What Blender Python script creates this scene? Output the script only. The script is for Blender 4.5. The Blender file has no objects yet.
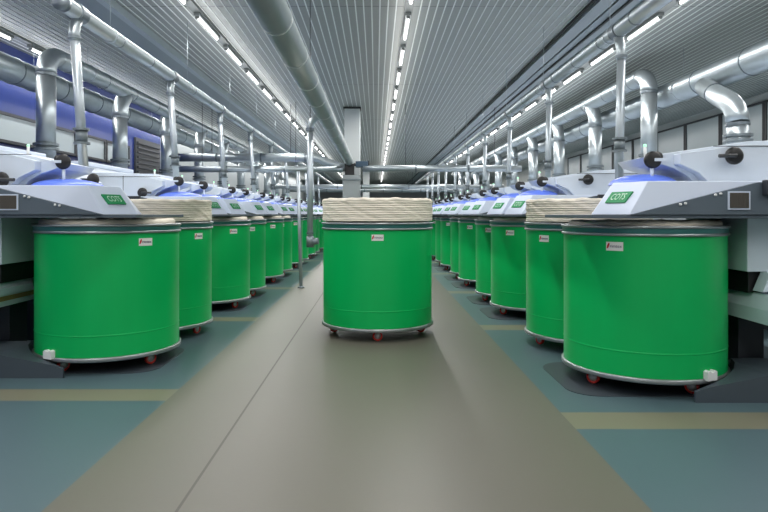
import bpy, bmesh, math, random
from mathutils import Vector, Matrix
random.seed(7)
S = bpy.context.scene
COL = S.collection
PI = math.pi

# ------------------------------------------------------------------ materials
def lin(c):
    c = c / 255.0
    return c / 12.92 if c <= 0.04045 else ((c + 0.055) / 1.055) ** 2.4
def rgb(r, g, b): return (lin(r), lin(g), lin(b), 1)

def mat(name, col, rough=0.5, metal=0.0, vary=0.0, vscale=4.0, stretch=(1, 1, 1), bump=0.0, bscale=40.0,
        bstretch=(1, 1, 1), rvary=0.0, spec=0.5, coat=0.0):
    m = bpy.data.materials.new(name); m.use_nodes = True
    nt = m.node_tree; b = nt.nodes['Principled BSDF']
    b.inputs['Base Color'].default_value = col
    b.inputs['Roughness'].default_value = rough
    b.inputs['Metallic'].default_value = metal
    b.inputs['Specular IOR Level'].default_value = spec
    if coat: b.inputs['Coat Weight'].default_value = coat; b.inputs['Coat Roughness'].default_value = .12
    tc = nt.nodes.new('ShaderNodeTexCoord')
    def noise(scale, st, detail=4):
        mp = nt.nodes.new('ShaderNodeMapping'); mp.inputs['Scale'].default_value = st
        nt.links.new(tc.outputs['Object'], mp.inputs['Vector'])
        n = nt.nodes.new('ShaderNodeTexNoise'); n.inputs['Scale'].default_value = scale
        n.inputs['Detail'].default_value = detail
        nt.links.new(mp.outputs['Vector'], n.inputs['Vector'])
        return n
    if vary or rvary:
        n = noise(vscale, stretch)
        if vary:
            r = nt.nodes.new('ShaderNodeMix'); r.data_type = 'RGBA'
            r.inputs[6].default_value = tuple(c * (1 - vary) for c in col[:3]) + (1,)
            r.inputs[7].default_value = tuple(min(1, c * (1 + vary)) for c in col[:3]) + (1,)
            nt.links.new(n.outputs['Fac'], r.inputs[0]); nt.links.new(r.outputs[2], b.inputs['Base Color'])
        if rvary:
            mr = nt.nodes.new('ShaderNodeMapRange')
            mr.inputs['From Min'].default_value = .3; mr.inputs['From Max'].default_value = .7
            mr.inputs['To Min'].default_value = rough - rvary; mr.inputs['To Max'].default_value = rough + rvary
            nt.links.new(n.outputs['Fac'], mr.inputs['Value']); nt.links.new(mr.outputs['Result'], b.inputs['Roughness'])
    if bump:
        n = noise(bscale, bstretch)
        bp = nt.nodes.new('ShaderNodeBump'); bp.inputs['Strength'].default_value = bump; bp.inputs['Distance'].default_value = .02
        nt.links.new(n.outputs['Fac'], bp.inputs['Height']); nt.links.new(bp.outputs['Normal'], b.inputs['Normal'])
    return m

def emis(name, col, strength, sample=False):
    m = bpy.data.materials.new(name); m.use_nodes = True
    b = m.node_tree.nodes['Principled BSDF']
    b.inputs['Base Color'].default_value = col
    b.inputs['Emission Color'].default_value = col
    b.inputs['Emission Strength'].default_value = strength
    if not sample:
        try: m.cycles.emission_sampling = 'NONE'
        except Exception: pass
    return m

M = dict(
    green=mat('can_green', rgb(4, 172, 88), .34, vary=.05, vscale=2.5, stretch=(6, 6, .4), spec=.35),
    rim=mat('rim_steel', rgb(150, 156, 158), .33, .75, vary=.1, vscale=8),
    teal_shade=mat('rim_teal_shade', rgb(54, 110, 108), .35, .35),  # green-tinted shade of the shiny steel rim, put into the band's colour
    white_plastic=mat('white_plastic', rgb(225, 228, 228), .45),
    red=mat('caster_red', rgb(205, 48, 38), .4),
    hub=mat('caster_hub', rgb(180, 182, 182), .4, .5),
    black=mat('black_plastic', rgb(22, 23, 25), .45),
    fork=mat('fork_steel', rgb(70, 72, 74), .4, .6),
    label=mat('label_white', rgb(226, 226, 222), .5),
    ink=mat('label_ink', rgb(50, 52, 90), .6),
    inkred=mat('label_red', rgb(190, 40, 44), .6),
    cotton=mat('cotton_sliver', rgb(227, 220, 205), .95, vary=.05, vscale=14, stretch=(1, 1, 6), bump=.3, bscale=26,
               bstretch=(1, 1, 5), spec=.1),
    shell=mat('machine_shell', rgb(206, 217, 234), .45, vary=.03, vscale=1.5),
    body=mat('machine_body', rgb(206, 216, 226), .55, vary=.03, vscale=1.2),
    pale=mat('machine_pale', rgb(198, 212, 220), .42, vary=.05, vscale=2),
    dark=mat('machine_dark', rgb(86, 98, 108), .45, vary=.06, vscale=3),
    footdark=mat('foot_dark', rgb(66, 76, 84), .45, vary=.06, vscale=3),
    darker=mat('machine_darker', rgb(44, 50, 57), .5, vary=.08, vscale=3),
    plate=mat('floor_plate', rgb(62, 71, 78), .45, .2, vary=.15, vscale=3),
    blue=mat('blue_cover', rgb(96, 126, 228), .35),
    signgreen=mat('sign_green', rgb(20, 138, 80), .5),
    signtext=mat('sign_text', rgb(200, 232, 212), .5),
    bronze=mat('grille_bronze', rgb(88, 84, 78), .5, .3),
    brass=mat('brass_strip', rgb(150, 122, 82), .5, .1, vary=.2, vscale=14, stretch=(1, 5, 1)),
    galv=mat('galvanised', rgb(172, 182, 186), .36, .72, vary=.1, vscale=9, stretch=(1, 1, 1)),
    galvring=mat('galvanised_seam', rgb(118, 128, 134), .42, .6),
    pvc=mat('drop_pipe_grey', rgb(176, 186, 192), .36, .45, vary=.05, vscale=6),
    flange=mat('flange_grey', rgb(118, 128, 132), .45, .5),
    panel=mat('ceiling_panel', rgb(148, 154, 152), .4, .2, vary=.08, vscale=.6, stretch=(2, .3, 1)),
    rib_lit=mat('ceiling_rib_lit', rgb(232, 238, 236), .5, .0),  # paler than the panels: the light the ribs catch, put into their colour
    beam=mat('beam_steel', rgb(140, 152, 158), .4, .2, vary=.1, vscale=2, stretch=(3, .2, 1)),
    beamlip=mat('beam_lip', rgb(178, 190, 194), .4, .4),
    gap=mat('joint_dark', rgb(44, 48, 50), .7),
    wallblue=mat('wall_blue', rgb(22, 48, 118), .3, vary=.08, vscale=.5),
    wallwhite=mat('wall_white', rgb(196, 200, 198), .6, vary=.04, vscale=.6),
    wallgrey=mat('wall_grey', rgb(150, 158, 160), .6, vary=.05, vscale=.6),
    pane=mat('window_pane', rgb(168, 182, 186), .3, vary=.05, vscale=1),
    frame=mat('window_frame', rgb(50, 54, 58), .5),
    column=mat('column_white', rgb(206, 212, 212), .5, vary=.03, vscale=2),
    actuator=mat('actuator_blue', rgb(52, 78, 98), .4),
    floor_mid=mat('floor_beige', rgb(95, 94, 84), .42, vary=.07, vscale=.7, spec=.4, bump=.02, bscale=60),
    floor_blue=mat('floor_blue', rgb(74, 95, 101), .4, vary=.06, vscale=.8, spec=.4, bump=.02, bscale=60),
    floor_strip=mat('floor_strip', rgb(112, 111, 94), .4, vary=.08, vscale=1.5),
    floor_zone=mat('floor_zone', rgb(84, 104, 112), .36, vary=.1, vscale=1),
    crack=mat('floor_joint', rgb(78, 76, 70), .6),
    aislepipe=mat('aisle_pipe', rgb(148, 160, 162), .4, .35, vary=.06, vscale=6),
    aislering=mat('aisle_pipe_seam', rgb(196, 204, 204), .4, .2),
    trunk=mat('light_trunking', rgb(112, 118, 118), .45, .3),
    tube=emis('light_tube', (1, 1, 1, 1), 8.0),
    led=emis('lamp_green', (.45, 1, .6, 1), .7),
)

# ------------------------------------------------------------------ mesh helpers
class MB:
    """Collects shapes into one mesh; materials by slot."""
    def __init__(s, *mats):
        s.bm = bmesh.new(); s.mats = list(mats)
    def _mi(s, verts, mi, smooth=False):
        for f in {f for v in verts for f in v.link_faces}:
            f.material_index = mi; f.smooth = smooth
    def box(s, x0, x1, y0, y1, z0, z1, bev=0.0, mi=0):
        v = bmesh.ops.create_cube(s.bm, size=1)['verts']
        for q in v:
            q.co = Vector(((x0 + x1) / 2 + q.co.x * (x1 - x0), (y0 + y1) / 2 + q.co.y * (y1 - y0), (z0 + z1) / 2 + q.co.z * (z1 - z0)))
        s._mi(v, mi)
        if bev:
            es = list({e for q in v for e in q.link_edges})
            r = bmesh.ops.bevel(s.bm, geom=es, offset=bev, segments=2, affect='EDGES', profile=.6)
            for f in r['faces']: f.material_index = mi
        return s
    def prism(s, pts, axis, a0, a1, mi=0, bev=0.0):
        """pts: 2D polygon in the two other axes (x,y,z order); extruded along axis from a0 to a1."""
        def mk(p, a):
            if axis == 'x': return Vector((a, p[0], p[1]))
            if axis == 'y': return Vector((p[0], a, p[1]))
            return Vector((p[0], p[1], a))
        A = [s.bm.verts.new(mk(p, a0)) for p in pts]; B = [s.bm.verts.new(mk(p, a1)) for p in pts]
        fs = [s.bm.faces.new(A[::-1]), s.bm.faces.new(B)]
        n = len(pts)
        for i in range(n): fs.append(s.bm.faces.new((A[i], A[(i + 1) % n], B[(i + 1) % n], B[i])))
        for f in fs: f.material_index = mi
        bmesh.ops.recalc_face_normals(s.bm, faces=fs)
        if bev:
            es = list({e for f in fs for e in f.edges})
            r = bmesh.ops.bevel(s.bm, geom=es, offset=bev, segments=2, affect='EDGES', profile=.6)
            for f in r['faces']: f.material_index = mi
        return s
    def hull(s, pts, mi=0, bev=0.0):
        vs = [s.bm.verts.new(p) for p in pts]
        r = bmesh.ops.convex_hull(s.bm, input=vs)
        fs = [g for g in r['geom'] if isinstance(g, bmesh.types.BMFace)]
        bmesh.ops.recalc_face_normals(s.bm, faces=fs)
        for f in fs: f.material_index = mi
        bmesh.ops.dissolve_limit(s.bm, angle_limit=.02, verts=list({v for f in fs if f.is_valid for v in f.verts}),
                                 edges=list({e for f in fs if f.is_valid for e in f.edges}))
        if bev:
            es = [e for e in s.bm.edges]
            bmesh.ops.bevel(s.bm, geom=es, offset=bev, segments=2, affect='EDGES', profile=.6)
        for f in s.bm.faces: f.material_index = mi
        return s
    def lathe(s, prof, seg=48, c=(0, 0, 0), axis='z', mi=0, close=False, smooth=True):
        """prof: (r, h) list revolved about an axis through c."""
        rows = []
        for (r, h) in prof:
            row = []
            if r < 1e-6:
                row = [s.bm.verts.new(s._ax(0, 0, h, c, axis))] * seg
            else:
                for i in range(seg):
                    a = 2 * PI * i / seg
                    row.append(s.bm.verts.new(s._ax(r * math.cos(a), r * math.sin(a), h, c, axis)))
            rows.append(row)
        fs = []
        R = list(zip(rows, rows[1:])) + ([(rows[-1], rows[0])] if close else [])
        for a, b in R:
            for i in range(seg):
                j = (i + 1) % seg
                q = []
                for v in (a[i], a[j], b[j], b[i]):
                    if v not in q: q.append(v)
                if len(q) > 2:
                    try: f = s.bm.faces.new(q); f.material_index = mi; f.smooth = smooth; fs.append(f)
                    except ValueError: pass
        return s
    @staticmethod
    def _ax(a, b, h, c, axis):
        if axis == 'z': return Vector((c[0] + a, c[1] + b, c[2] + h))
        if axis == 'y': return Vector((c[0] + a, c[1] + h, c[2] + b))
        return Vector((c[0] + h, c[1] + a, c[2] + b))
    def tube(s, path, r, seg=16, mi=0, caps=True, radii=None):
        P = [Vector(p) for p in path]; n = len(P); rows = []
        up = None
        for i, p in enumerate(P):
            t = (P[min(i + 1, n - 1)] - P[max(i - 1, 0)]).normalized()
            if up is None:
                up = Vector((0, 0, 1)) if abs(t.z) < .9 else Vector((1, 0, 0))
            u = (up - t * up.dot(t)).normalized(); w = t.cross(u); up = u
            rr = radii[i] if radii else r
            rows.append([s.bm.verts.new(p + (u * math.cos(2 * PI * k / seg) + w * math.sin(2 * PI * k / seg)) * rr) for k in range(seg)])
        for a, b in zip(rows, rows[1:]):
            for k in range(seg):
                f = s.bm.faces.new((a[k], a[(k + 1) % seg], b[(k + 1) % seg], b[k])); f.smooth = True; f.material_index = mi
        if caps:
            for row, fl in ((rows[0], True), (rows[-1], False)):
                f = s.bm.faces.new(row[::-1] if fl else row); f.material_index = mi
        return s
    def ring(s, c, axis, r, w, h=.008, seg=24, mi=0):
        """a raised band of width w round a pipe"""
        return s.lathe([(r - .01, -w / 2), (r + h, -w / 2), (r + h, w / 2), (r - .01, w / 2)], seg, c, axis, mi, True, False)
    def build(s, name, parent=None, flip=False, sharp=True):
        if flip:
            for v in s.bm.verts: v.co.x = -v.co.x
            bmesh.ops.reverse_faces(s.bm, faces=s.bm.faces[:])
        bmesh.ops.recalc_face_normals(s.bm, faces=s.bm.faces[:])
        me = bpy.data.meshes.new(name); s.bm.to_mesh(me); s.bm.free()
        for m in s.mats: me.materials.append(m)
        o = bpy.data.objects.new(name, me); COL.objects.link(o)
        if parent: o.parent = parent
        return o

def tag(o, label, cat, group=None):
    o['label'] = label; o['category'] = cat
    if group: o['group'] = group
    return o
def thing(name, label, cat, loc=(0, 0, 0), rz=0, group=None):
    o = bpy.data.objects.new(name, None); COL.objects.link(o); o.location = loc; o.rotation_euler = (0, 0, rz)
    o.empty_display_size = .1
    return tag(o, label, cat, group)
def struct(name, mb):
    o = mb.build(name); o['kind'] = 'structure'; return o
CH = {}
def kids(o): return [c for c in bpy.data.objects if c.parent == o]
def dup(o, parent=None):
    c = o.copy(); COL.objects.link(c)
    if parent: c.parent = parent
    if o.name not in CH: CH[o.name] = kids(o)
    for k in CH[o.name]: dup(k, c)
    return c
def text_mesh(txt, size, depth=.001):
    cu = bpy.data.curves.new('lettering', 'FONT'); cu.body = txt; cu.size = size; cu.extrude = depth
    cu.align_x = 'CENTER'; cu.align_y = 'CENTER'; cu.resolution_u = 3
    o = bpy.data.objects.new('lettering', cu); COL.objects.link(o)
    bpy.context.view_layer.update()
    me = bpy.data.meshes.new_from_object(o.evaluated_get(bpy.context.evaluated_depsgraph_get()))
    bpy.data.objects.remove(o); bpy.data.curves.remove(cu)
    return me
ORD = ['', 'first', 'second', 'third', 'fourth', 'fifth', 'sixth', 'seventh', 'eighth', 'ninth', 'tenth', 'eleventh', 'twelfth',
       'thirteenth', 'fourteenth', 'fifteenth', 'sixteenth', 'seventeenth', 'eighteenth', 'nineteenth', 'twentieth',
       'twenty-first', 'twenty-second', 'twenty-third', 'twenty-fourth', 'twenty-fifth', 'twenty-sixth', 'twenty-seventh',
       'twenty-eighth', 'twenty-ninth', 'thirtieth', 'thirty-first', 'thirty-second', 'thirty-third']

# ------------------------------------------------------------------ dimensions
EYE = 1.28
CEIL = EYE + 3.35
XL, XR = -7.3, 10.8
Y0, Y1 = -3.0, 70.0
AL, AR = -1.44, 1.19
PITCH = 3.15

# ------------------------------------------------------------------ the setting
def floor():
    mb = MB(M['floor_mid'], M['floor_blue'], M['floor_strip'], M['crack'], M['floor_zone'])
    def quad(x0, x1, y0, y1, mi):
        v = [mb.bm.verts.new((x, y, 0)) for x, y in ((x0, y0), (x1, y0), (x1, y1), (x0, y1))]
        mb.bm.faces.new(v).material_index = mi
    quad(AL, -.866, Y0, Y1, 0); quad(-.866, -.852, Y0, Y1, 3); quad(-.852, AR, Y0, Y1, 0)
    for (xa, xb, xc, first, w) in ((AL, -1.9, XL, 4.25, .28), (AR, 1.62, XR, 3.69, .31)):
        y = Y0; ys = []
        k = -2
        while first + k * PITCH < Y1 - .5:
            ys.append(first + k * PITCH); k += 1
        for s in ys:
            if s > y:
                quad(min(xa, xb), max(xa, xb), y, s, 1); quad(min(xb, xc), max(xb, xc), y, s, 1)
            quad(min(xa, xb), max(xa, xb), max(s, y), s + w, 2); quad(min(xb, xc), max(xb, xc), max(s, y), s + w, 2)
            y = s + w
        quad(min(xa, xc), max(xa, xc), y, Y1, 1)
    # a slab below
    mb.box(XL - .2, XR + .2, Y0 - .2, Y1 + .2, -.25, -.01, mi=4)
    return struct('floor', mb)
floor()

def ceiling():
    mb = MB(M['panel'], M['rib_lit'], M['gap'])
    # the long strips leave the two beam channels free
    def strip(xa, xb):
        x = xa
        while x < xb - .01:
            w = min(.132, xb - x)
            prof = [(x, CEIL), (x + w - .02, CEIL), (x + w - .02, CEIL - .007), (x + w, CEIL - .007), (x + w, CEIL)]
            vs = [[mb.bm.verts.new((px, y, pz)) for px, pz in prof] for y in (Y0, Y1)]
            for i in range(4):
                f = mb.bm.faces.new((vs[0][i], vs[0][i + 1], vs[1][i + 1], vs[1][i])); f.material_index = 1 if i in (1, 2, 3) else 0
            x += w
    strip(XL, -4.95); strip(-4.15, 3.38); strip(4.12, XR)
    # cross joints between panel lengths
    y = 10.0
    while y < Y1:
        for a, b in ((XL, -4.95), (-4.15, 3.38), (4.12, XR)):
            mb.box(a, b, y, y + .008, CEIL - .0015, CEIL + .01, mi=2)
        y += 6.0
    mb.box(XL - .2, XR + .2, Y0 - .2, Y1 + .2, CEIL + .03, CEIL + .06, mi=0)
    o = struct('ceiling', mb)
    return o
ceiling()
# girders let into the ceiling
mb = MB(M['beam'], M['beamlip'], M['gap'])
mb.box(3.38, 4.12, Y0, Y1, CEIL - .02, CEIL + .02, mi=2)
mb.box(3.42, 3.66, Y0, Y1, CEIL - .10, CEIL - .02); mb.box(3.70, 4.06, Y0, Y1, CEIL - .10, CEIL - .02); mb.box(4.07, 4.14, Y0, Y1, CEIL - .12, CEIL, mi=1)
mb.box(3.37, 3.40, Y0, Y1, CEIL - .06, CEIL, mi=2)
mb.box(3.84, 3.88, Y0, Y1, CEIL - .13, CEIL - .10, mi=2)
struct('trim_1', mb)
mb = MB(M['beam'], M['beamlip'], M['gap'])
mb.box(-4.95, -4.15, Y0, Y1, CEIL - .02, CEIL + .02, mi=2)
mb.box(-4.95, -4.64, Y0, Y1, CEIL - .10, CEIL - .02); mb.box(-4.6, -4.22, Y0, Y1, CEIL - .10, CEIL - .02); mb.box(-4.22, -4.10, Y0, Y1, CEIL - .13, CEIL, mi=1)
struct('trim_2', mb)
# walls
mb = MB(M['wallblue'], M['wallgrey'])
mb.box(XL - .2, XL, Y0 - .2, 21.0, -.01, CEIL + .03); mb.box(XL - .2, XL, 21.0, Y1, -.01, CEIL + .03, mi=1)
struct('wall_left', mb)
mb = MB(M['wallwhite']); mb.box(XR, XR + .2, Y0 - .2, Y1, -.01, CEIL + .03); struct('wall_right', mb)
mb = MB(M['wallgrey']); mb.box(XL - .2, XR + .2, Y1, Y1 + .2, -.01, CEIL + .03); struct('wall_far', mb)
mb = MB(M['wallwhite']); mb.box(XL - .2, XR + .2, Y0 - .3, Y0 - .1, -.01, CEIL + .03); struct('wall_near', mb)
# window bands, high on both walls
wn = 0
def window(x, side, y, w, z0, z1):
    global wn
    wn += 1
    mb = MB(M['pane']); d = .05 * side
    mb.box(min(x, x + d), max(x, x + d), y, y + w, z0, z1)
    o = struct('window_%d' % wn, mb)
    f = MB(M['frame']); t = .05; a, b = min(x, x + 1.6 * d), max(x, x + 1.6 * d)
    f.box(a, b, y - t, y + .02, z0 - t, z1 + t); f.box(a, b, y + w - .02, y + w + t, z0 - t, z1 + t)
    f.box(a, b, y, y + w, z0 - t, z0 + .01); f.box(a, b, y, y + w, z1 - .01, z1 + t)
    f.build('window_frame', o)
for i in range(5): window(XL, 1, 10.2 + 1.62 * i, 1.48, 2.72, 3.22)
for i in range(9): window(XR, -1, 15.0 + 2.2 * i, 2.06, 3.2, 4.36)
# dark louvred opening in the blue wall
mb = MB(M['frame'], M['darker']); mb.box(XL, XL + .06, 18.7, 20.8, 2.3, 3.6)
for k in range(8): mb.box(XL + .05, XL + .10, 18.8, 20.7, 2.38 + k * .15, 2.44 + k * .15, mi=1)
struct('trim_3', mb)

# columns
def column(y, label, x0=-.99, x1=-.5):
    t = thing('column', label, 'column', ((x0 + x1) / 2, y, 0)); w = (x1 - x0) / 2
    mb = MB(M['column']); mb.box(-w, w, -.25, .25, 0, CEIL - .05, .02); mb.build('shaft', t)
    mb = MB(M['gap']); mb.box(-w - .03, w + .03, -.28, .28, CEIL - .06, CEIL - .008); mb.build('capital', t)
    mb = MB(M['wallgrey']); mb.box(-w - .04, w + .04, -.29, .29, 0, .12, .01); mb.build('plinth', t)
column(19.6, 'white square column rising to the ceiling behind the centre can')
column(47.0, 'distant white square column farther down the aisle, past the cross pipes')

# ------------------------------------------------------------------ light battens
def batten_proto():
    t = thing('light_batten', 'x', 'light')
    mb = MB(M['trunk']); mb.box(-.05, .05, -.68, .68, -.035, .02, .008); mb.build('housing', t)
    mb = MB(M['tube']); mb.tube([(0, -.62, -.052), (0, .62, -.052)], .022, 10); mb.build('lamp_tube', t)
    mb = MB(M['trunk'])
    mb.box(-.03, .03, -.65, -.618, -.08, -.02); mb.build('end_cap', t)
    mb = MB(M['trunk']); mb.box(-.03, .03, .618, .65, -.08, -.02); mb.build('end_cap', t)
    return t
bp = None
rows = [(-6.75, 'the row beside the blue wall', 10.8, 14), (-2.93, 'the row left of the aisle', 8.85, 28),
        (.53, 'the row over the aisle', 8.85, 28), (4.66, 'the row right of the ceiling girder', 8.85, 16)]
for (x, where, ys, n) in rows:
    t = tag(MB(M['trunk']).box(x - .07, x + .07, Y0, Y1, CEIL - .05, CEIL - .015).build('light_trunking'),
            'long grey light trunking along the ceiling carrying ' + where, 'light track')
    for k in range(n):
        o = batten_proto() if bp is None else dup(bp)
        if bp is None: bp = o
        o.location = (x, ys + 1.95 * k, CEIL - .07)
        o['label'] = 'white fluorescent batten, %s from the camera in %s' % (ORD[k + 1], where)
        o['group'] = 'fluorescent battens on the ceiling'
# the light the battens give, row by row
def area(x, y, z, sx, sy, power, up=False):
    l = bpy.data.lights.new('batten_glow', 'AREA'); l.shape = 'RECTANGLE'; l.size = sx; l.size_y = sy
    l.energy = power; l.color = (1.0, .968, .948)
    o = bpy.data.objects.new('batten_glow', l); COL.objects.link(o); o.location = (x, y, z)
    if up: o.rotation_euler = (PI, 0, 0)
    o.visible_camera = False
PW = 1.0
for (x, *_r) in rows:
    for y, L in ((1.0, 8), (9, 8), (17, 8), (25, 8), (36, 14), (52, 18)):
        area(x, y, CEIL - .17, .12, L, 19.5 * L * PW)
        area(x, y, CEIL - .30, .3, L, 2.0 * L * PW, True)
area(8.3, 12, CEIL - .17, .12, 24, 17 * 26 * PW); area(8.3, 40, CEIL - .17, .12, 30, 17 * 30 * PW)  # unseen light strips at the far right, with no battens built there

# ------------------------------------------------------------------ sliver cans
RB, RR = .585, .602
def can_proto(kind, caster_off, bumper_dir):
    """local -Y carries the label; casters at caster_off degrees, bumper at bumper_dir degrees"""
    t = thing('sliver_can', 'x', 'can')
    mb = MB(M['green'])
    mb.lathe([(RB, .115), (RB, .297), (RB, .301), (RB + .002, .304), (RB + .002, .309), (RB, .312), (RB, .316), (RB, 1.13), (RB, 1.15), (RB - .012, 1.15), (RB - .012, .13)], 72); mb.build('body', t)
    mb = MB(M['rim'], M['teal_shade'])
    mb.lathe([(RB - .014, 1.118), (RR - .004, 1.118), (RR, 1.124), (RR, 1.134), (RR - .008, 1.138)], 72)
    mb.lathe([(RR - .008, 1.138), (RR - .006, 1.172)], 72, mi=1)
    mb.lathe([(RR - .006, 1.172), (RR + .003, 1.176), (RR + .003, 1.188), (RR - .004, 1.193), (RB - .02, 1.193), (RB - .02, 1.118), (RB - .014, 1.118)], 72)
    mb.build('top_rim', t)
    mb = MB(M['rim'])
    mb.lathe([(RB - .02, .102), (RR - .003, .102), (RR, .108), (RR, .128), (RR - .004, .134), (RB, .136)], 72); mb.build('bottom_rim', t)
    mb = MB(M['darker']); mb.lathe([(0, .103), (RB - .015, .103), (RB - .015, .128), (0, .128)], 48); mb.build('base', t)
    # casters
    for k in range(4):
        a = math.radians(caster_off + 90 * k); cx, cy = .47 * math.cos(a), .47 * math.sin(a)
        w = MB(M['red'])
        w.lathe([(.034, -.016), (.046, -.016), (.05, -.010), (.05, .010), (.046, .016), (.034, .016)], 24, (cx, cy, .05), 'y', 0, True)
        wo = w.build('caster', t)
        h = MB(M['hub']); h.lathe([(0, -.014), (.012, -.022), (.02, -.014), (.035, -.010), (.035, .010), (.02, .014), (.012, .022), (0, .014)], 18, (cx, cy, .05), 'y'); h.build('hub', wo)
        f = MB(M['fork'])
        f.lathe([(0, .088), (.03, .088), (.03, .104), (0, .104)], 16, (cx, cy, 0))
        f.box(cx - .014, cx + .014, cy + .02, cy + .026, .045, .09); f.box(cx - .014, cx + .014, cy - .02, cy + .026, .084, .09)
        f.build('fork', wo)
    # white plastic bumper block with a notched top
    a = math.radians(bumper_dir)
    mb = MB(M['white_plastic'])
    mb.prism([(-.045, 0), (.045, 0), (.045, .062), (.03, .07), (.018, .07), (.014, .058), (-.014, .058), (-.018, .07), (-.03, .07), (-.045, .062)], 'y', -.02, .028, 0, .003)
    R = Matrix.Rotation(a + PI / 2, 4, 'Z')
    bmesh.ops.transform(mb.bm, matrix=Matrix.Translation((RR * math.cos(a), RR * math.sin(a), .125)) @ R, verts=mb.bm.verts[:])
    mb.build('bumper', t)
    # sticker, bent round the body
    def bend(u, z, off):
        b = u / RB - PI / 2
        return Vector(((RB + off) * math.cos(b), (RB + off) * math.sin(b), z))
    mb = MB(M['label']); n = 8; SW, Z0, Z1 = .06, 1.014, 1.076
    top = [[mb.bm.verts.new(bend(-SW + 2 * SW * i / n, z, .002)) for i in range(n + 1)] for z in (Z0, Z1)]
    bot = [[mb.bm.verts.new(bend(-SW + 2 * SW * i / n, z, -.002)) for i in range(n + 1)] for z in (Z0, Z1)]
    for i in range(n): mb.bm.faces.new((top[0][i], top[0][i + 1], top[1][i + 1], top[1][i]))
    for i in range(n):
        for r in (0, 1): mb.bm.faces.new((top[r][i], top[r][i + 1], bot[r][i + 1], bot[r][i]))
    st = mb.build('label', t)
    me = text_mesh('rimtex', .031)
    for v in me.vertices: v.co = bend(v.co.x + .009, 1.046 + v.co.y, .003 + v.co.z)
    me.materials.append(M['ink'])
    o = bpy.data.objects.new('lettering', me); COL.objects.link(o); o.parent = st
    # leaning red oval mark at the left of the word
    mb = MB(M['inkred']); vs = []
    for k in range(16):
        q = 2 * PI * k / 16; x, y = .009 * math.cos(q), .021 * math.sin(q)
        vs.append(mb.bm.verts.new(bend(-.045 + x * .9 + y * .35, 1.049 + y, .0032)))
    mb.bm.faces.new(vs); mb.build('emblem', st)
    return t

YR = [y for k in range(11) for y in (4.84 + PITCH * k, 6.065 + PITCH * k)]
YLF = [y for k in range(10) for y in (5.47 + PITCH * k, 6.695 + PITCH * k)]
ROT_R = [41, 60, 48, 53, 50]
ROT_L = [51, 66, 51, 51, 51]
XCR, XCL = 2.076, -2.35

def place_cans():
    cc = can_proto('centre', 270, 80)
    cc.location = (.016, 6.73, 0); cc['label'] = 'free-standing green sliver can heaped with cotton in the middle of the aisle'
    cc['group'] = 'green sliver cans'
    for (ys, x, side, rot, co, bd) in ((YR, XCR, 'right', -1, 242, 334), (YLF, XCL, 'left', 1, 285, 195)):
        p = None
        for i, y in enumerate(ys):
            o = can_proto(side, co, bd) if p is None else dup(p)
            if p is None: p = o
            if i == 1 and side == 'right': y += .02
            xx = x + (-.03 if i == 1 and side == 'left' else 0)
            o.location = (xx, y, .0055); o.rotation_euler = (0, 0, math.radians(rot * ((ROT_R if rot < 0 else ROT_L) + [48, 52, 50, 53, 49, 51, 54, 50] * 3)[i]))
            if i == 0: lb = 'green sliver can nearest the camera in the %s row, under the coiler' % side
            elif i == 1: lb = 'green sliver can heaped with cotton, second in the %s row' % side
            else: lb = 'green sliver can, %s from the camera in the %s row' % (ORD[i + 1], side)
            o['label'] = lb; o['group'] = 'green sliver cans'
place_cans()

def sliver(x, y, z1, label, bulge=True, rr=.594, seed=1, z0=.14):
    rnd = random.Random(seed)
    mb = MB(M['cotton']); seg = 120
    t = thing_loc = None
    prof = [(0.0, z0), (.5, z0), (.545, z0 + .02), (.55, .8), (.55, 1.196)] if bulge else [(0, z0), (.5, z0), (.54, z0 + .02), (.55, .8), (.55, 1.20)]
    top = z1
    if bulge:
        n = 60
        for k in range(n + 1):
            f = k / n; prof.append((rr + .0022 * math.sin(f * 62) + .0018 * math.sin(f * 23) - (.034 if k == 0 else .01 if k == 1 else 0), 1.203 + (top - 1.203) * f))
    else:
        prof += [(.55, top - .01)]
    prof += [(rr - .02 if bulge else .53, top + .008), (rr - .10, top + .010), (.35, top + .012), (.15, top + .006), (0, top + .004)]
    mb.lathe(prof, seg)
    ph = [rnd.uniform(0, 6.28) for _ in range(12)]
    for v in mb.bm.verts:
        r = math.hypot(v.co.x, v.co.y)
        if v.co.z > 1.21 and r > .5:
            a = math.atan2(v.co.y, v.co.x); z = v.co.z
            d = 0
            for q in range(5):
                d += math.sin(a * (5 + 7 * q) + ph[q] + 30 * z * (1 + q) * .8) * .0016
            s = 1 + d / r
            v.co.x *= s; v.co.y *= s
            if z > top - .02: v.co.z += .005 * math.sin(a * 9 + ph[6]) + .004 * math.sin(a * 23 + ph[7])
            else: v.co.z += .0016 * math.sin(a * 6 + ph[8] + z * 50)
    o = mb.build('cotton_sliver'); o.location = (x, y, 0)
    tag(o, label, 'cotton', 'coiled cotton sliver')
    return o
sliver(.016, 6.73, 1.432, 'tall cream coil of cotton sliver heaped on the centre can', rr=.592, seed=3)
sliver(XCR, YR[1] + .02, 1.412, 'cream coil of cotton heaped on second can in the right row', rr=.585, seed=5)
sliver(XCL - .03, YLF[1], 1.42, 'cream coil of cotton heaped on second can in the left row', rr=.585, seed=8)
sliver(XCR, YR[0], 1.222, 'cream cotton barely showing above the rim of the nearest right can', False, seed=9)
sliver(XCL, YLF[0], 1.230, 'cream cotton showing as a band above the nearest left can', False, seed=11)
for i in range(2, 6):
    sliver(XCR, YR[i], 1.23, 'thin cream band of cotton atop the %s can of the right row' % ORD[i + 1], False, seed=20 + i)
    sliver(XCL, YLF[i], 1.23, 'thin cream band of cotton atop the %s can of the left row' % ORD[i + 1], False, seed=30 + i)

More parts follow.
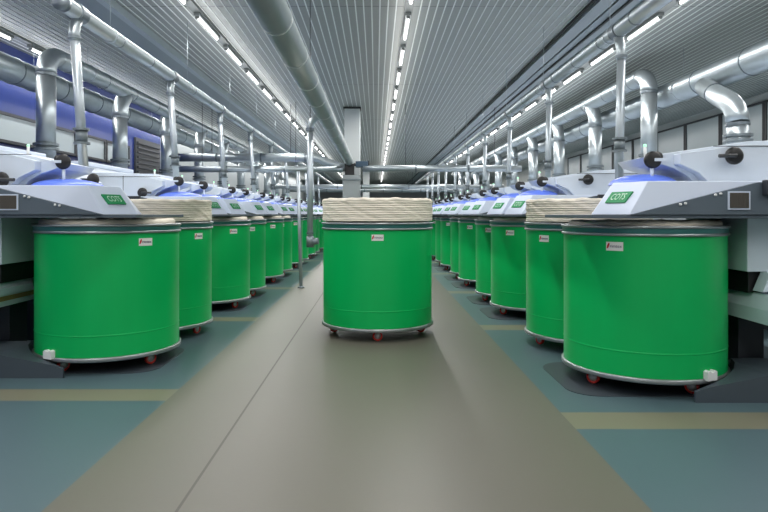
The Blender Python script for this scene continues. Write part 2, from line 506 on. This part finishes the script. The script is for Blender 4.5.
# ------------------------------------------------------------------ coiler heads
def coiler_proto(side, lamp_u):
    fl = side == 'left'
    t = thing('coiler_head', 'x', 'machine')
    # thin plate on the floor that the can stands on
    pts = [(.9, -.5), (.9, .5)] + [(-.47 + .22 * math.cos(a), .28 + .22 * math.sin(a)) for a in [PI / 2 + PI * k / 14 for k in range(8)]] + \
          [(-.47 + .22 * math.cos(a), -.28 + .22 * math.sin(a)) for a in [PI + PI * k / 14 for k in range(8)]]
    MB(M['plate']).prism(pts, 'z', 0, .005).build('floor_plate', t, fl)
    # dark plate under the shell
    MB(M['dark']).box(-.596, 1.3, -.59, .6, 1.25, 1.275, .004).build('base_plate', t, fl)
    # pointed white shell
    A, T, F = (-.336, -.58, 1.276), (-.476, -.24, 1.276), (-.2, .57, 1.276)
    MB(M['shell']).hull([A, T, F, (1.15, .57, 1.276), (1.15, -.58, 1.276), (-.19, -.54, 1.509), (-.316, -.234, 1.509), (-.04, .5, 1.512),
                         (1.15, .5, 1.512), (1.15, -.54, 1.509)], 0, .006).build('shell', t, fl)
    # dark cheek on the near side
    ck = MB(M['dark']); ck.prism([(-.33, 1.2765), (.54, 1.497), (1.15, 1.51), (1.15, 1.2765)], 'y', -.606, -.555); cko = ck.build('cheek', t, fl)
    mb = MB(M['shell'], M['bronze'])
    mb.box(.325, .475, -.616, -.604, 1.31, 1.435); mb.box(.335, .465, -.619, -.61, 1.32, 1.425, mi=1)
    for k in range(9): mb.box(.338 + .0145 * k, .342 + .0145 * k, -.622, -.615, 1.322, 1.423, mi=1)
    mb.build('vent_grille', cko, fl)
    mb = MB(M['darker']); mb.box(.56, .86, -.66, -.6, 1.405, 1.512, .01); mb.box(.57, .85, -.668, -.655, 1.45, 1.458); mb.build('switch_box', cko, fl)
    for u, z in ((.0, 1.345), (.035, 1.352), (.24, 1.41), (.275, 1.418)):
        mb = MB(M['white_plastic']); mb.lathe([(0, 0), (.009, 0), (.009, .012), (0, .012)], 10, (u, -.617, z), 'y'); mb.build('latch', cko, fl)
    # green sign on the slanted facet that faces the aisle
    sx = -1 if fl else 1
    A0, T0, C0, B0 = [Vector((p[0] * sx, p[1], p[2])) for p in (A, T, (-.316, -.234, 1.509), (-.19, -.54, 1.509))]
    def fac(s_, h, off=0.0):
        lo = A0.lerp(T0, s_); hi = B0.lerp(C0, s_)
        return lo.lerp(hi, h) + nrm * off
    nrm = (T0 - A0).cross(B0 - A0).normalized()
    if nrm.z < 0: nrm = -nrm
    mb = MB(M['signgreen'])
    cs = [(.27, .35), (.81, .35), (.8, .68), (.22, .68)]
    fr = [mb.bm.verts.new(fac(s_, h, .010)) for s_, h in cs]; bk = [mb.bm.verts.new(fac(s_, h, -.002)) for s_, h in cs]
    mb.bm.faces.new(fr)
    for i in range(4): mb.bm.faces.new((fr[i], fr[(i + 1) % 4], bk[(i + 1) % 4], bk[i]))
    sg = mb.build('sign_plate', t)
    me = text_mesh('COTS', .5, .0)
    for v in me.vertices:
        a = v.co.x / 1.45 * .8; b = v.co.y / .36 * .56
        a = a if fl else -a
        # bilinear across the plate
        q = Vector((0, 0)); p0, p1, p2, p3 = [Vector(c) for c in cs]
        uu, vv = a * 1.0 + .5, min(1, max(0, b * 1.05 + .5))
        q = p0.lerp(p1, uu).lerp(p3.lerp(p2, uu), vv)
        v.co = fac(q.x, q.y, .0115)
    me.materials.append(M['signtext'])
    lo = bpy.data.objects.new('lettering', me); COL.objects.link(lo); lo.parent = sg
    # blue canopy
    mb = MB(M['blue']); n = 10; cr = .30 if fl else .25
    mb.lathe([(cr * math.cos(q * PI / 2 / n), .082 * math.sin(q * PI / 2 / n)) for q in range(n + 1)], 36)
    mb.lathe([(cr, 0), (0, 0)], 36)
    for v in mb.bm.verts: v.co.y *= 1.1
    bmesh.ops.translate(mb.bm, vec=((.26 if fl else .03), .06, 1.510), verts=mb.bm.verts[:])
    mb.build('blue_canopy', t, fl)
    # hood behind
    hs = .22 if fl else 0
    arc = [(.36, 1.511), (.30, 1.575), (.2, 1.63), (.07, 1.672)]
    mb = MB(M['body']); arc = [(u + hs, z) for u, z in arc]; mb.prism(arc + [(0.02 + hs, 1.725), (.1 + hs, 1.74), (.69, 1.825), (.78, 1.838), (1.85, 1.855), (1.85, 1.29), (.36 + hs, 1.29)], 'y', -.1, .55, 0, .006)
    ho = mb.build('hood', t, fl)
    mb = MB(M['body']); mb.prism([(.42 + hs, 1.512), (.34 + hs, 1.59), (.2 + hs, 1.655), (.2 + hs, 1.735), (.69, 1.80), (1.84, 1.83), (1.84, 1.512)], 'y', -.2, -.095, 0, .006)
    mb.build('side_door', ho, fl)
    mb = MB(M['gap'])
    mb.box(.95, .956, -.203, -.19, 1.52, 1.80); mb.box(.45, 1.82, -.204, -.195, 1.785, 1.79)
    mb.build('door_gap', ho, fl)
    # guide discs on stems
    for (u, v, z, st) in (((.22, -.12, 1.73, 0), (.67, -.26, 1.57, 1)) if fl else ((.03, -.12, 1.692, 0), (.57, -.26, 1.71, 1))):
        d = MB(M['black'])
        d.lathe([(0, -.02), (.05, -.02), (.064, -.012), (.066, 0), (.064, .012), (.05, .02), (0, .02)], 28, (u, v, z), 'y')
        do = d.build('guide_disc', t, fl)
        e = MB(M['body'])
        if st == 0:
            e.tube([(u, v + .01, 1.50), (u, v + .01, z - .02)], .013, 10); e.box(u + .005, u + .09, v - .03, v - .016, z - .012, z + .012, .003)
        else:
            e.tube([(u, v, z), (u, v + .09, z)], .016, 10)
        e.build('stem', do, fl)
        if st == 1:
            e = MB(M['fork']); e.tube([(u, v - .034, z), (u - .13, v - .034, z - .004)], .014, 10); e.build('roller_arm', do, fl)
        else:
            e = MB(M['black']); e.lathe([(0, -.016), (.036, -.016), (.04, 0), (.036, .016), (0, .016)], 20, (u + .045, v + .02, z + .026), 'y'); e.build('rear_disc', do, fl)
    # signal lamp
    zb = 1.72 if lamp_u < .2 else 1.79
    mb = MB(M['white_plastic']); mb.tube([(lamp_u, .05, zb - .03), (lamp_u - .01, .04, zb + .09)], .012, 10); so = mb.build('signal_lamp', t, fl)
    mb = MB(M['led']); mb.lathe([(0, .0), (.0125, .0), (.0125, .014), (.008, .02), (0, .021)], 12, (lamp_u - .01, .04, zb + .09)); mb.build('lamp_tip', so, fl)
    # pale cabinet under the plate, dark gap with its shade as a black inner box, trough, post, foot
    mb = MB(M['pale'], M['shell']); mb.box(.62, 1.85, -.34, .56, .86, 1.252, .008); mb.build('drive_cabinet', t, fl)
    mb = MB(M['black']); mb.box(.66, 1.8, -.28, .5, .70, .862); mb.build('gap_shade_box', t, fl)
    mb = MB(M['pale']); mb.prism([(.74, .861), (.9, .861), (.86, .74), (.68, .72)], 'y', -.42, -.3, 0, .004); mb.build('flap', t, fl)
    mb = MB(M['pale'], M['shell'], M['brass'])
    mb.prism([(.66, .5), (.66, .6), (.7, .705), (1.85, .705), (1.85, .46), (.9, .46)], 'y', -.6, .6, 0)
    if fl:
        mb.box(.655, .665, -.6, .6, .545, .585, mi=2); mb.box(.648, .668, -.6, .6, .60, .655, mi=1)
    tr = mb.build('trough', t, fl)
    if fl:
        mb = MB(M['black'], M['bronze']); mb.lathe([(0, 0), (.07, 0), (.07, .05), (0, .05)], 24, (.60, .25, .66), 'x'); mb.lathe([(0, -.006), (.03, -.006), (.03, 0), (0, 0)], 16, (.60, .25, .66), 'x', 1); mb.build('end_roller', tr, fl)
    mb = MB(M['darker']); mb.box(.765, .965, .02, .3, 0, .47, .006); mb.build('post', t, fl)
    mb = MB(M['footdark'])
    plan = [(.09, -.64), (.16, -.64), (.6, -.64), (1.7, -.64), (1.7, -.12), (.625, -.12), (.585, -.24), (.5, -.375), (.36, -.512), (.22, -.585), (.09, -.618)]
    fs_ = -.13 if fl else 0
    def fz(u): return .075 + .025 * min(1, (u - .09) / .07) + .085 * max(0, min(1, (u - .16) / .44))
    lo_ = [mb.bm.verts.new((u + fs_, v, 0)) for u, v in plan]; hi_ = [mb.bm.verts.new((u + fs_, v, fz(u))) for u, v in plan]
    mb.bm.faces.new(lo_[::-1])
    for i in range(len(plan)): mb.bm.faces.new((lo_[i], lo_[(i + 1) % 11], hi_[(i + 1) % 11], hi_[i]))
    for q in ((0, 1, 9, 10), (1, 2, 8, 9), (2, 7, 8), (2, 6, 7), (2, 5, 6), (2, 3, 4, 5)): mb.bm.faces.new([hi_[i] for i in q])
    fo = mb.build('foot', t, fl)
    mb = MB(M['darker']); mb.prism([(.64, 0), (.64, .12), (.70, .15), (1.7, .16), (1.7, 0)], 'y', -.118, .018, 0, .006); mb.build('rear_step', fo, fl)
    return t
cop = {}
for (ys, x, side, lu) in ((YR, XCR, 'right', .05), (YLF, -2.48, 'left', .62)):
    p = None; c = 0
    for i, y in enumerate(ys):
        if i == 1: continue
        c += 1
        o = coiler_proto(side, lu) if p is None else dup(p)
        if p is None: p = o
        o.location = (x, y, 0); o['group'] = 'white coiler heads'
        if i == 0: o['label'] = 'white pointed coiler head with blue canopy and green sign, nearest on the %s' % side
        else: o['label'] = 'white pointed coiler head with blue canopy, over %s can of the %s row' % (ORD[i + 1], side)
# plain control cabinets behind the heaped cans
for (x, y, s, side) in ((XCR, YR[1], 1, 'right'), (-2.48, YLF[1], -1, 'left')):
    t = thing('control_cabinet', 'white cabinet standing behind the cotton-heaped can of the %s row' % side, 'cabinet', (x, y, 0))
    fl = s < 0
    MB(M['body']).box(.72, 1.85, -.54, .54, .72, 1.63, .012).build('carcass', t, fl)
    MB(M['shell']).prism([(.70, 1.635), (.98, 1.792), (1.85, 1.792), (1.85, 1.635)], 'y', -.54, .54, 0, .008).build('hood', t, fl)
    MB(M['darker']).box(.92, 1.16, -.4, .4, 0, .722).build('pedestal', t, fl)
    mb = MB(M['gap']); mb.box(.714, .722, -.006, .006, .76, 1.6); mb.build('door_gap', t, fl)
    d = MB(M['black']); d.lathe([(0, -.02), (.05, -.02), (.066, -.008), (.066, .008), (.05, .02), (0, .02)], 24, (.62, .1, 1.66), 'y'); do = d.build('guide_disc', t, fl)
    e = MB(M['fork']); e.tube([(.62, .1, 1.66), (.8, .1, 1.66)], .012, 10); e.build('stem', do, fl)
    e = MB(M['fork']); e.tube([(.5, -.3, 1.475), (.73, -.3, 1.485)], .012, 10); e.lathe([(0, -.02), (.02, -.02), (.02, .02), (0, .02)], 12, (.5, -.3, 1.475), 'x'); e.build('release_handle', t, fl)

# ------------------------------------------------------------------ carding machines behind, with their suction ducts
XDR, XDL = 5.65, -5.8
YDR = [6.53 + PITCH * k for k in range(12)]
YDL = [7.75 + PITCH * k for k in range(11)]
def card_proto(side):
    fl = side == 'left'; t = thing('carding_machine', 'x', 'machine')
    mb = MB(M['body'])
    mb.prism([(-1.4, .12), (-1.4, 1.85), (-1.32, 1.98), (-1.1, 2.06), (1.1, 2.06), (1.15, 1.95), (1.15, .12)], 'y', -1.18, 1.18, 0, .02); mb.build('body', t, fl)
    mb = MB(M['shell']); mb.box(-1.15, .95, -1.0, 1.0, 2.05, 2.13, .02); mb.build('top_cover', t, fl)
    MB(M['darker']).box(-1.34, 1.1, -1.12, 1.12, 0, .125).build('plinth', t, fl)
    mb = MB(M['gap'])
    for u in (-.8, .0, .7): mb.box(u - .005, u + .005, -1.186, -1.17, .2, 1.95)
    mb.box(-1.38, 1.1, -1.186, -1.17, 1.2, 1.21)
    for v in (-.4, .4): mb.box(-1.406, -1.39, v - .005, v + .005, .2, 1.8)
    mb.build('door_gap', t, fl)
    return t
def arc(c, r, a0, a1, n, fn):
    return [fn(c, r, a0 + (a1 - a0) * k / n) for k in range(n + 1)]

def main_pipe(name, label, x, z, r, ya, yb, step=1.05, mat_=None, group=None, hang=True, hang_step=6.3, cap=True, y_first=None, radii=None):
    t = thing(name, label, 'pipe', (x, ya, z), group=group)
    mb = MB(mat_ or M['galv'], M['aislering'] if mat_ else M['galvring'])
    mb.tube([(0, 0, 0), (0, yb - ya, 0)], r, 28)
    y = (y_first or ya + .4) - ya
    while y < yb - ya and y < 34:
        mb.ring((0, y, 0), 'y', r, .022, max(.006, r * .05), 28, 1); y += step
    mb.build('pipe_run', t)
    if cap:
        mb = MB(M['galvring']); mb.lathe([(0, -.03), (r * 1.04, -.03), (r * 1.06, 0), (r * 1.06, .05), (r, .05)], 28, (0, 0, 0), 'y'); mb.build('end_cap', t)
    if hang:
        y = 1.2; n = 0
        while y < yb - ya and n < 8:
            mb = MB(M['pvc']); mb.tube([(0, y, r), (0, y, CEIL - z + .005)], .005, 6); mb.ring((0, y, 0), 'y', r, .03, .012, 24)
            mb.build('hanger_rod', t); y += hang_step; n += 1
    return t
GP = 'galvanised pipe runs under the ceiling'
main_pipe('air_duct', 'broad galvanised main duct along the blue wall on the left', -6.62, 3.89, .24, 4.5, 45, 1.6, group=GP, hang_step=6.3)
main_pipe('air_duct', 'galvanised duct on the left starting at the nearest upright elbow', XDL, 4.11, .17, YDL[1] + .36, 45, 1.5, group=GP, cap=False)
main_pipe('air_duct', 'broad galvanised main duct at the right, farthest from the aisle', 6.2, 3.80, .235, 5.0, 45, 1.6, group=GP)
main_pipe('air_duct', 'galvanised duct on the right that ends in an elbow turned down', XDR, 4.18, .175, YDR[2] + .36, 45, 1.5, group=GP, cap=False)
main_pipe('suction_pipe', 'slim galvanised pipe over the left machines with drop pipes', -3.3, 3.50, .085, 6.5, 46, 1.05, group=GP, hang_step=3.15)
main_pipe('suction_pipe', 'slim galvanised pipe over the right machines with drop pipes', 3.0, 3.55, .088, 3.6, 46, 1.05, group=GP, hang_step=3.15)
main_pipe('suction_pipe', 'grey pipe running overhead along the aisle to the column', -.82, 2.88, .132, 2.6, 19.05, 1.14, mat_=M['aislepipe'], group=GP, hang=False, y_first=2.8)

def collar_flange(mb, x, y, z, r): mb.lathe([(r - .01, -.02), (r + .05, -.02), (r + .05, .02), (r - .01, .02)], 24, (x, y, z), 'z', 0, True, False)

def duct_proto(kind, side):
    """kind 'elbow': the end of the mid duct; 'branch': joins the mid duct; 'low': joins the broad duct"""
    fl = side == 'left'; r = .16
    zt = (4.11 if fl else 4.18); t = thing('suction_duct', 'x', 'duct')
    z0 = 2.131
    if kind == 'elbow':
        R = .36; top = zt - R
        path = [(0, R - R * math.cos(a), top + R * math.sin(a)) for a in [PI / 2 * k / 10 for k in range(11)]] + [(0, R + .12, zt)]
    elif kind == 'branch':
        R = .55; top = zt - .62
        path = [(0, R - R * math.cos(a), top + R * math.sin(a)) for a in [math.radians(62) * k / 8 for k in range(9)]]
        d = Vector((0, math.sin(math.radians(62)), math.cos(math.radians(62))));
        e = Vector(path[-1]); path.append(tuple(e + d * .2))
    else:
        top = 2.70
        path = [(0, 0, 2.70), (0, .03, 2.83), (.01, .11, 2.95), (.03, .26, 3.06), (.08, .52, 3.17), (.17, .95, 3.34), (.33, 1.6, 3.60)]
    mb = MB(M['galv'], M['galvring']); mb.tube([(0, 0, z0), (0, 0, top)], r, 24)
    mb.ring((0, 0, top - .02), 'z', r, .05, .012, 24, 1); mb.build('riser', t)
    mb = MB(M['galv'], M['galvring']); mb.tube(path, r * 1.04, 24); mb.build('elbow', t, fl)
    if kind != 'elbow':
        mb = MB(M['galvring']); e = Vector(path[-1]); p = Vector(path[-2]); d = (e - p).normalized()
        mb.tube([tuple(p), tuple(p + d * .05)], r * 1.1, 24); mb.build('joint_collar', t, fl)
    for z in (2.42, 2.50): mb = MB(M['flange']); collar_flange(mb, 0, 0, z, r); mb.build('flange', t)
    mb = MB(M['flange']); mb.lathe([(r, 2.15), (r + .08, 2.15), (r + .08, 2.131), (r, 2.131)], 24, (0, 0, 0), 'z', 0, True, False); mb.build('base_ring', t)
    return t
for (ys, x, side) in ((YDR, XDR, 'right'), (YDL, XDL, 'left')):
    p = None; pd = {}
    for i, y in enumerate(ys):
        o = card_proto(side) if p is None else dup(p)
        if p is None: p = o
        o.location = (x, y, 0); o['group'] = 'carding machines'
        o['label'] = ('tall pale carding machine, %s from the camera along the %s wall' % (ORD[i + 1], side)) if i else 'tall pale carding machine body nearest the camera, cut by the %s edge' % side
        if i == 0: continue
        if side == 'right': kind = {1: 'low', 2: 'elbow'}.get(i, 'branch')
        else: kind = {1: 'elbow'}.get(i, 'branch')
        o = duct_proto(kind, side) if kind not in pd else dup(pd[kind])
        if kind not in pd: pd[kind] = o
        o.location = (x, y, 0); o['group'] = 'upright suction ducts'
        if side == 'right':
            o['label'] = {1: 'wide upright suction duct at far right edge with curved elbow', 2: 'upright suction duct on the right turning over in a full elbow'}.get(i,
                          'upright suction duct, %s from the camera on the right side' % ORD[i])
        else:
            o['label'] = {1: 'upright suction duct on the left turning over in a full elbow'}.get(i, 'upright suction duct, %s from the camera on the left side' % ORD[i])

# slim drop pipes from the suction pipes
def drop_proto(side):
    fl = side == 'left'; zt = 3.50 if fl else 3.55; t = thing('drop_pipe', 'x', 'pipe')
    lean = .12 if fl else .03
    B = lambda z: (lean * (zt - z) / 1.75 if fl else -lean * (zt - z) / 1.75 + .0, 0, z)
    zb = 1.797 if fl else 1.513
    mb = MB(M['pvc']); mb.tube([B(zb), B(3.22)], .05, 16); mb.build('pipe', t)
    mb = MB(M['galv'], M['galvring'])
    off = .10 if fl else -.10
    mb.tube([B(3.16), B(3.26), (B(3.3)[0] * .6, .03, 3.34), (0, .12, zt - .05)], .058, 16); 
    mb.build('tee_elbow', t)
    mb = MB(M['galvring']); mb.ring(B(3.2), 'z', .058, .03, .014, 20); mb.build('collar', t)
    mb = MB(M['galvring']); mb.ring((0, .12, zt), 'y', .09, .16, .012, 24); mb.build('saddle', t)
    mb = MB(M['flange']); 
    for z in (2.05, 2.20): mb.lathe([(.045, -.012), (.085, -.012), (.085, .012), (.045, .012)], 18, B(z), 'z', 0, True, False)
    mb.lathe([(.045, -.06), (.062, -.06), (.062, .06), (.045, .06)], 18, B(2.125), 'z', 0, True)
    mb.build('slide_valve', t)
    return t
for (x, side, y0, n) in ((-3.3, 'left', 6.75, 10), (3.0, 'right', 7.57, 10)):
    p = None
    for k in range(n):
        o = drop_proto(side) if p is None else dup(p)
        if p is None: p = o
        o.location = (x, y0 + PITCH * k, 0); o['group'] = 'slim drop pipes'
        o['label'] = 'slim upright drop pipe, %s from the camera on the %s side' % (ORD[k + 1], side)

# aisle vacuum drop: joins the aisle pipe from its left side
t = thing('vacuum_drop', 'slim grey vacuum pipe hanging from the aisle pipe, left of the centre can', 'pipe', (-1.03, 9.7, 0))
mb = MB(M['pvc']); mb.tube([(0, 0, .84), (0, 0, 2.62)], .047, 18); mb.build('pipe', t)
mb = MB(M['galv']); mb.tube([(0, 0, 2.58), (0, 0, 2.66), (.03, 0, 2.73), (.12, 0, 2.81)], .055, 18); mb.build('elbow', t)
mb = MB(M['galvring']); mb.ring((0, 0, 2.6), 'z', .055, .05, .014, 20); mb.build('collar', t)
mb = MB(M['galvring']); mb.ring((0, 0, .98), 'z', .047, .03, .012, 20); mb.build('collar', t)
mb = MB(M['flange']); mb.tube([(0, 0, .76), (0, 0, .93)], .06, 18); mb.tube([(0, 0, .84), (.13, -.02, .86)], .05, 16); mb.build('nozzle', t)
mb = MB(M['fork']); mb.tube([(0, 0, 2.66), (0, 0, CEIL + .005)], .006, 6); mb.build('hanger_rod', t)
# thin post on the floor
t = thing('floor_post', 'thin white post standing on the floor left of the centre can', 'post', (-1.30, 10.75, 0), 0)
mb = MB(M['pvc']); mb.tube([(0, 0, .02), (-.05, 0, 2.02)], .03, 14); mb.build('shaft', t)
mb = MB(M['flange']); mb.lathe([(0, 0), (.06, 0), (.06, .02), (.035, .03), (0, .03)], 18); mb.build('base', t)

# pipes that cross the hall
def cross(label, path, r, rings=True, rods=()):
    p0 = Vector(path[0]); t = thing('cross_pipe', label, 'pipe', p0, group='pipes crossing the hall')
    P = [tuple(Vector(p) - p0) for p in path]
    mb = MB(M['galv'], M['galvring']); mb.tube(P, r, 20)
    if rings:
        a, b = P[0][0], P[-1][0]; n = int(abs(b - a) / 1.3)
        for k in range(1, n):
            x = a + (b - a) * k / n
            if abs(x - P[-1][0]) > .9: mb.ring((x, P[0][1], P[0][2]), 'x', r, .05, .01, 20, 1)
    mb.build('pipe_run', t)
    for (x, ) in rods:
        m2 = MB(M['fork']); m2.tube([(x - p0.x, 0, r), (x - p0.x, 0, CEIL - p0.z + .005)], .008, 6); m2.build('hanger_rod', t)
    return t
cross('upper grey pipe crossing the hall left of the column', [(-6.2, 18.9, 3.0), (-2.1, 18.9, 3.0), (-1.8, 18.9, 2.99), (-1.45, 18.9, 2.84), (-1.1, 18.9, 2.72), (-.8, 18.9, 2.68)], .125, rods=((-5.0,), (-2.6,)))
cross('lower grey pipe crossing the hall left of the column', [(-6.2, 18.55, 2.62), (-1.0, 18.55, 2.62)], .095, rods=((-5.2,), (-2.4,)))
cross('grey pipe crossing the hall right of the column', [(-.4, 18.8, 2.66), (4.4, 18.8, 2.66)], .1, rods=((.9,), (3.6,)))
cross('distant grey pipe crossing the hall beyond the column', [(-6, 34.0, 2.78), (7, 34.0, 2.78)], .12, rods=((-3.5,), (2.0,), (4.0,)))
cross('farthest grey pipe crossing low under the ceiling far down the hall', [(-6, 43.0, 2.95), (7, 43.0, 2.95)], .16, rods=((-3.5,), (2.2,), (4.4,)))
# damper at the junction
t = thing('damper_valve', 'dark damper with blue-grey actuator at the pipe junction on the column', 'valve', (-.8, 18.9, 2.66))
mb = MB(M['black']); mb.box(-.14, .14, -.16, .16, -.19, .14, .015); mb.build('damper_body', t)
mb = MB(M['actuator']); mb.box(.18, .56, -.17, .12, .04, .22, .02); mb.build('actuator', t)
mb = MB(M['black']); mb.box(.54, .60, -.15, .1, .02, .24, .01); mb.build('actuator_cap', t)
mb = MB(M['black']); mb.box(.12, .2, -.1, .1, .08, .16); mb.build('coupling', t)
t = thing('riser_duct', 'pale square duct standing at the column under the damper', 'duct', (-.75, 18.98, 0))
mb = MB(M['wallgrey']); mb.box(-.26, .27, -.26, .26, .0, 2.46, .01); mb.build('duct_body', t)
mb = MB(M['flange']); mb.box(-.29, .30, -.29, .29, 2.3, 2.34); mb.build('duct_flange', t)

# ------------------------------------------------------------------ camera, world, view
cam = bpy.data.cameras.new('camera'); co = bpy.data.objects.new('camera', cam); COL.objects.link(co)
co.location = (0, 0, EYE); co.rotation_euler = (PI / 2, 0, 0)
cam.sensor_width = 36; cam.lens = 620 / 768 * 36
cam.shift_x = 8 / 768; cam.shift_y = -42 / 768
cam.clip_start = .05; cam.clip_end = 200
S.camera = co
w = bpy.data.worlds.new('world'); S.world = w; w.use_nodes = True
w.node_tree.nodes['Background'].inputs[0].default_value = (.8, .87, .9, 1)
w.node_tree.nodes['Background'].inputs[1].default_value = .3
S.view_settings.view_transform = 'Standard'; S.view_settings.look = 'None'
S.view_settings.gamma = 1; S.view_settings.use_curve_mapping = False
S.view_settings.exposure = 0.0
S.cycles.use_denoising = True
S.cycles.max_bounces = 6; S.cycles.diffuse_bounces = 4; S.cycles.glossy_bounces = 3
S.cycles.sample_clamp_indirect = 4; S.cycles.caustics_reflective = False; S.cycles.caustics_refractive = False
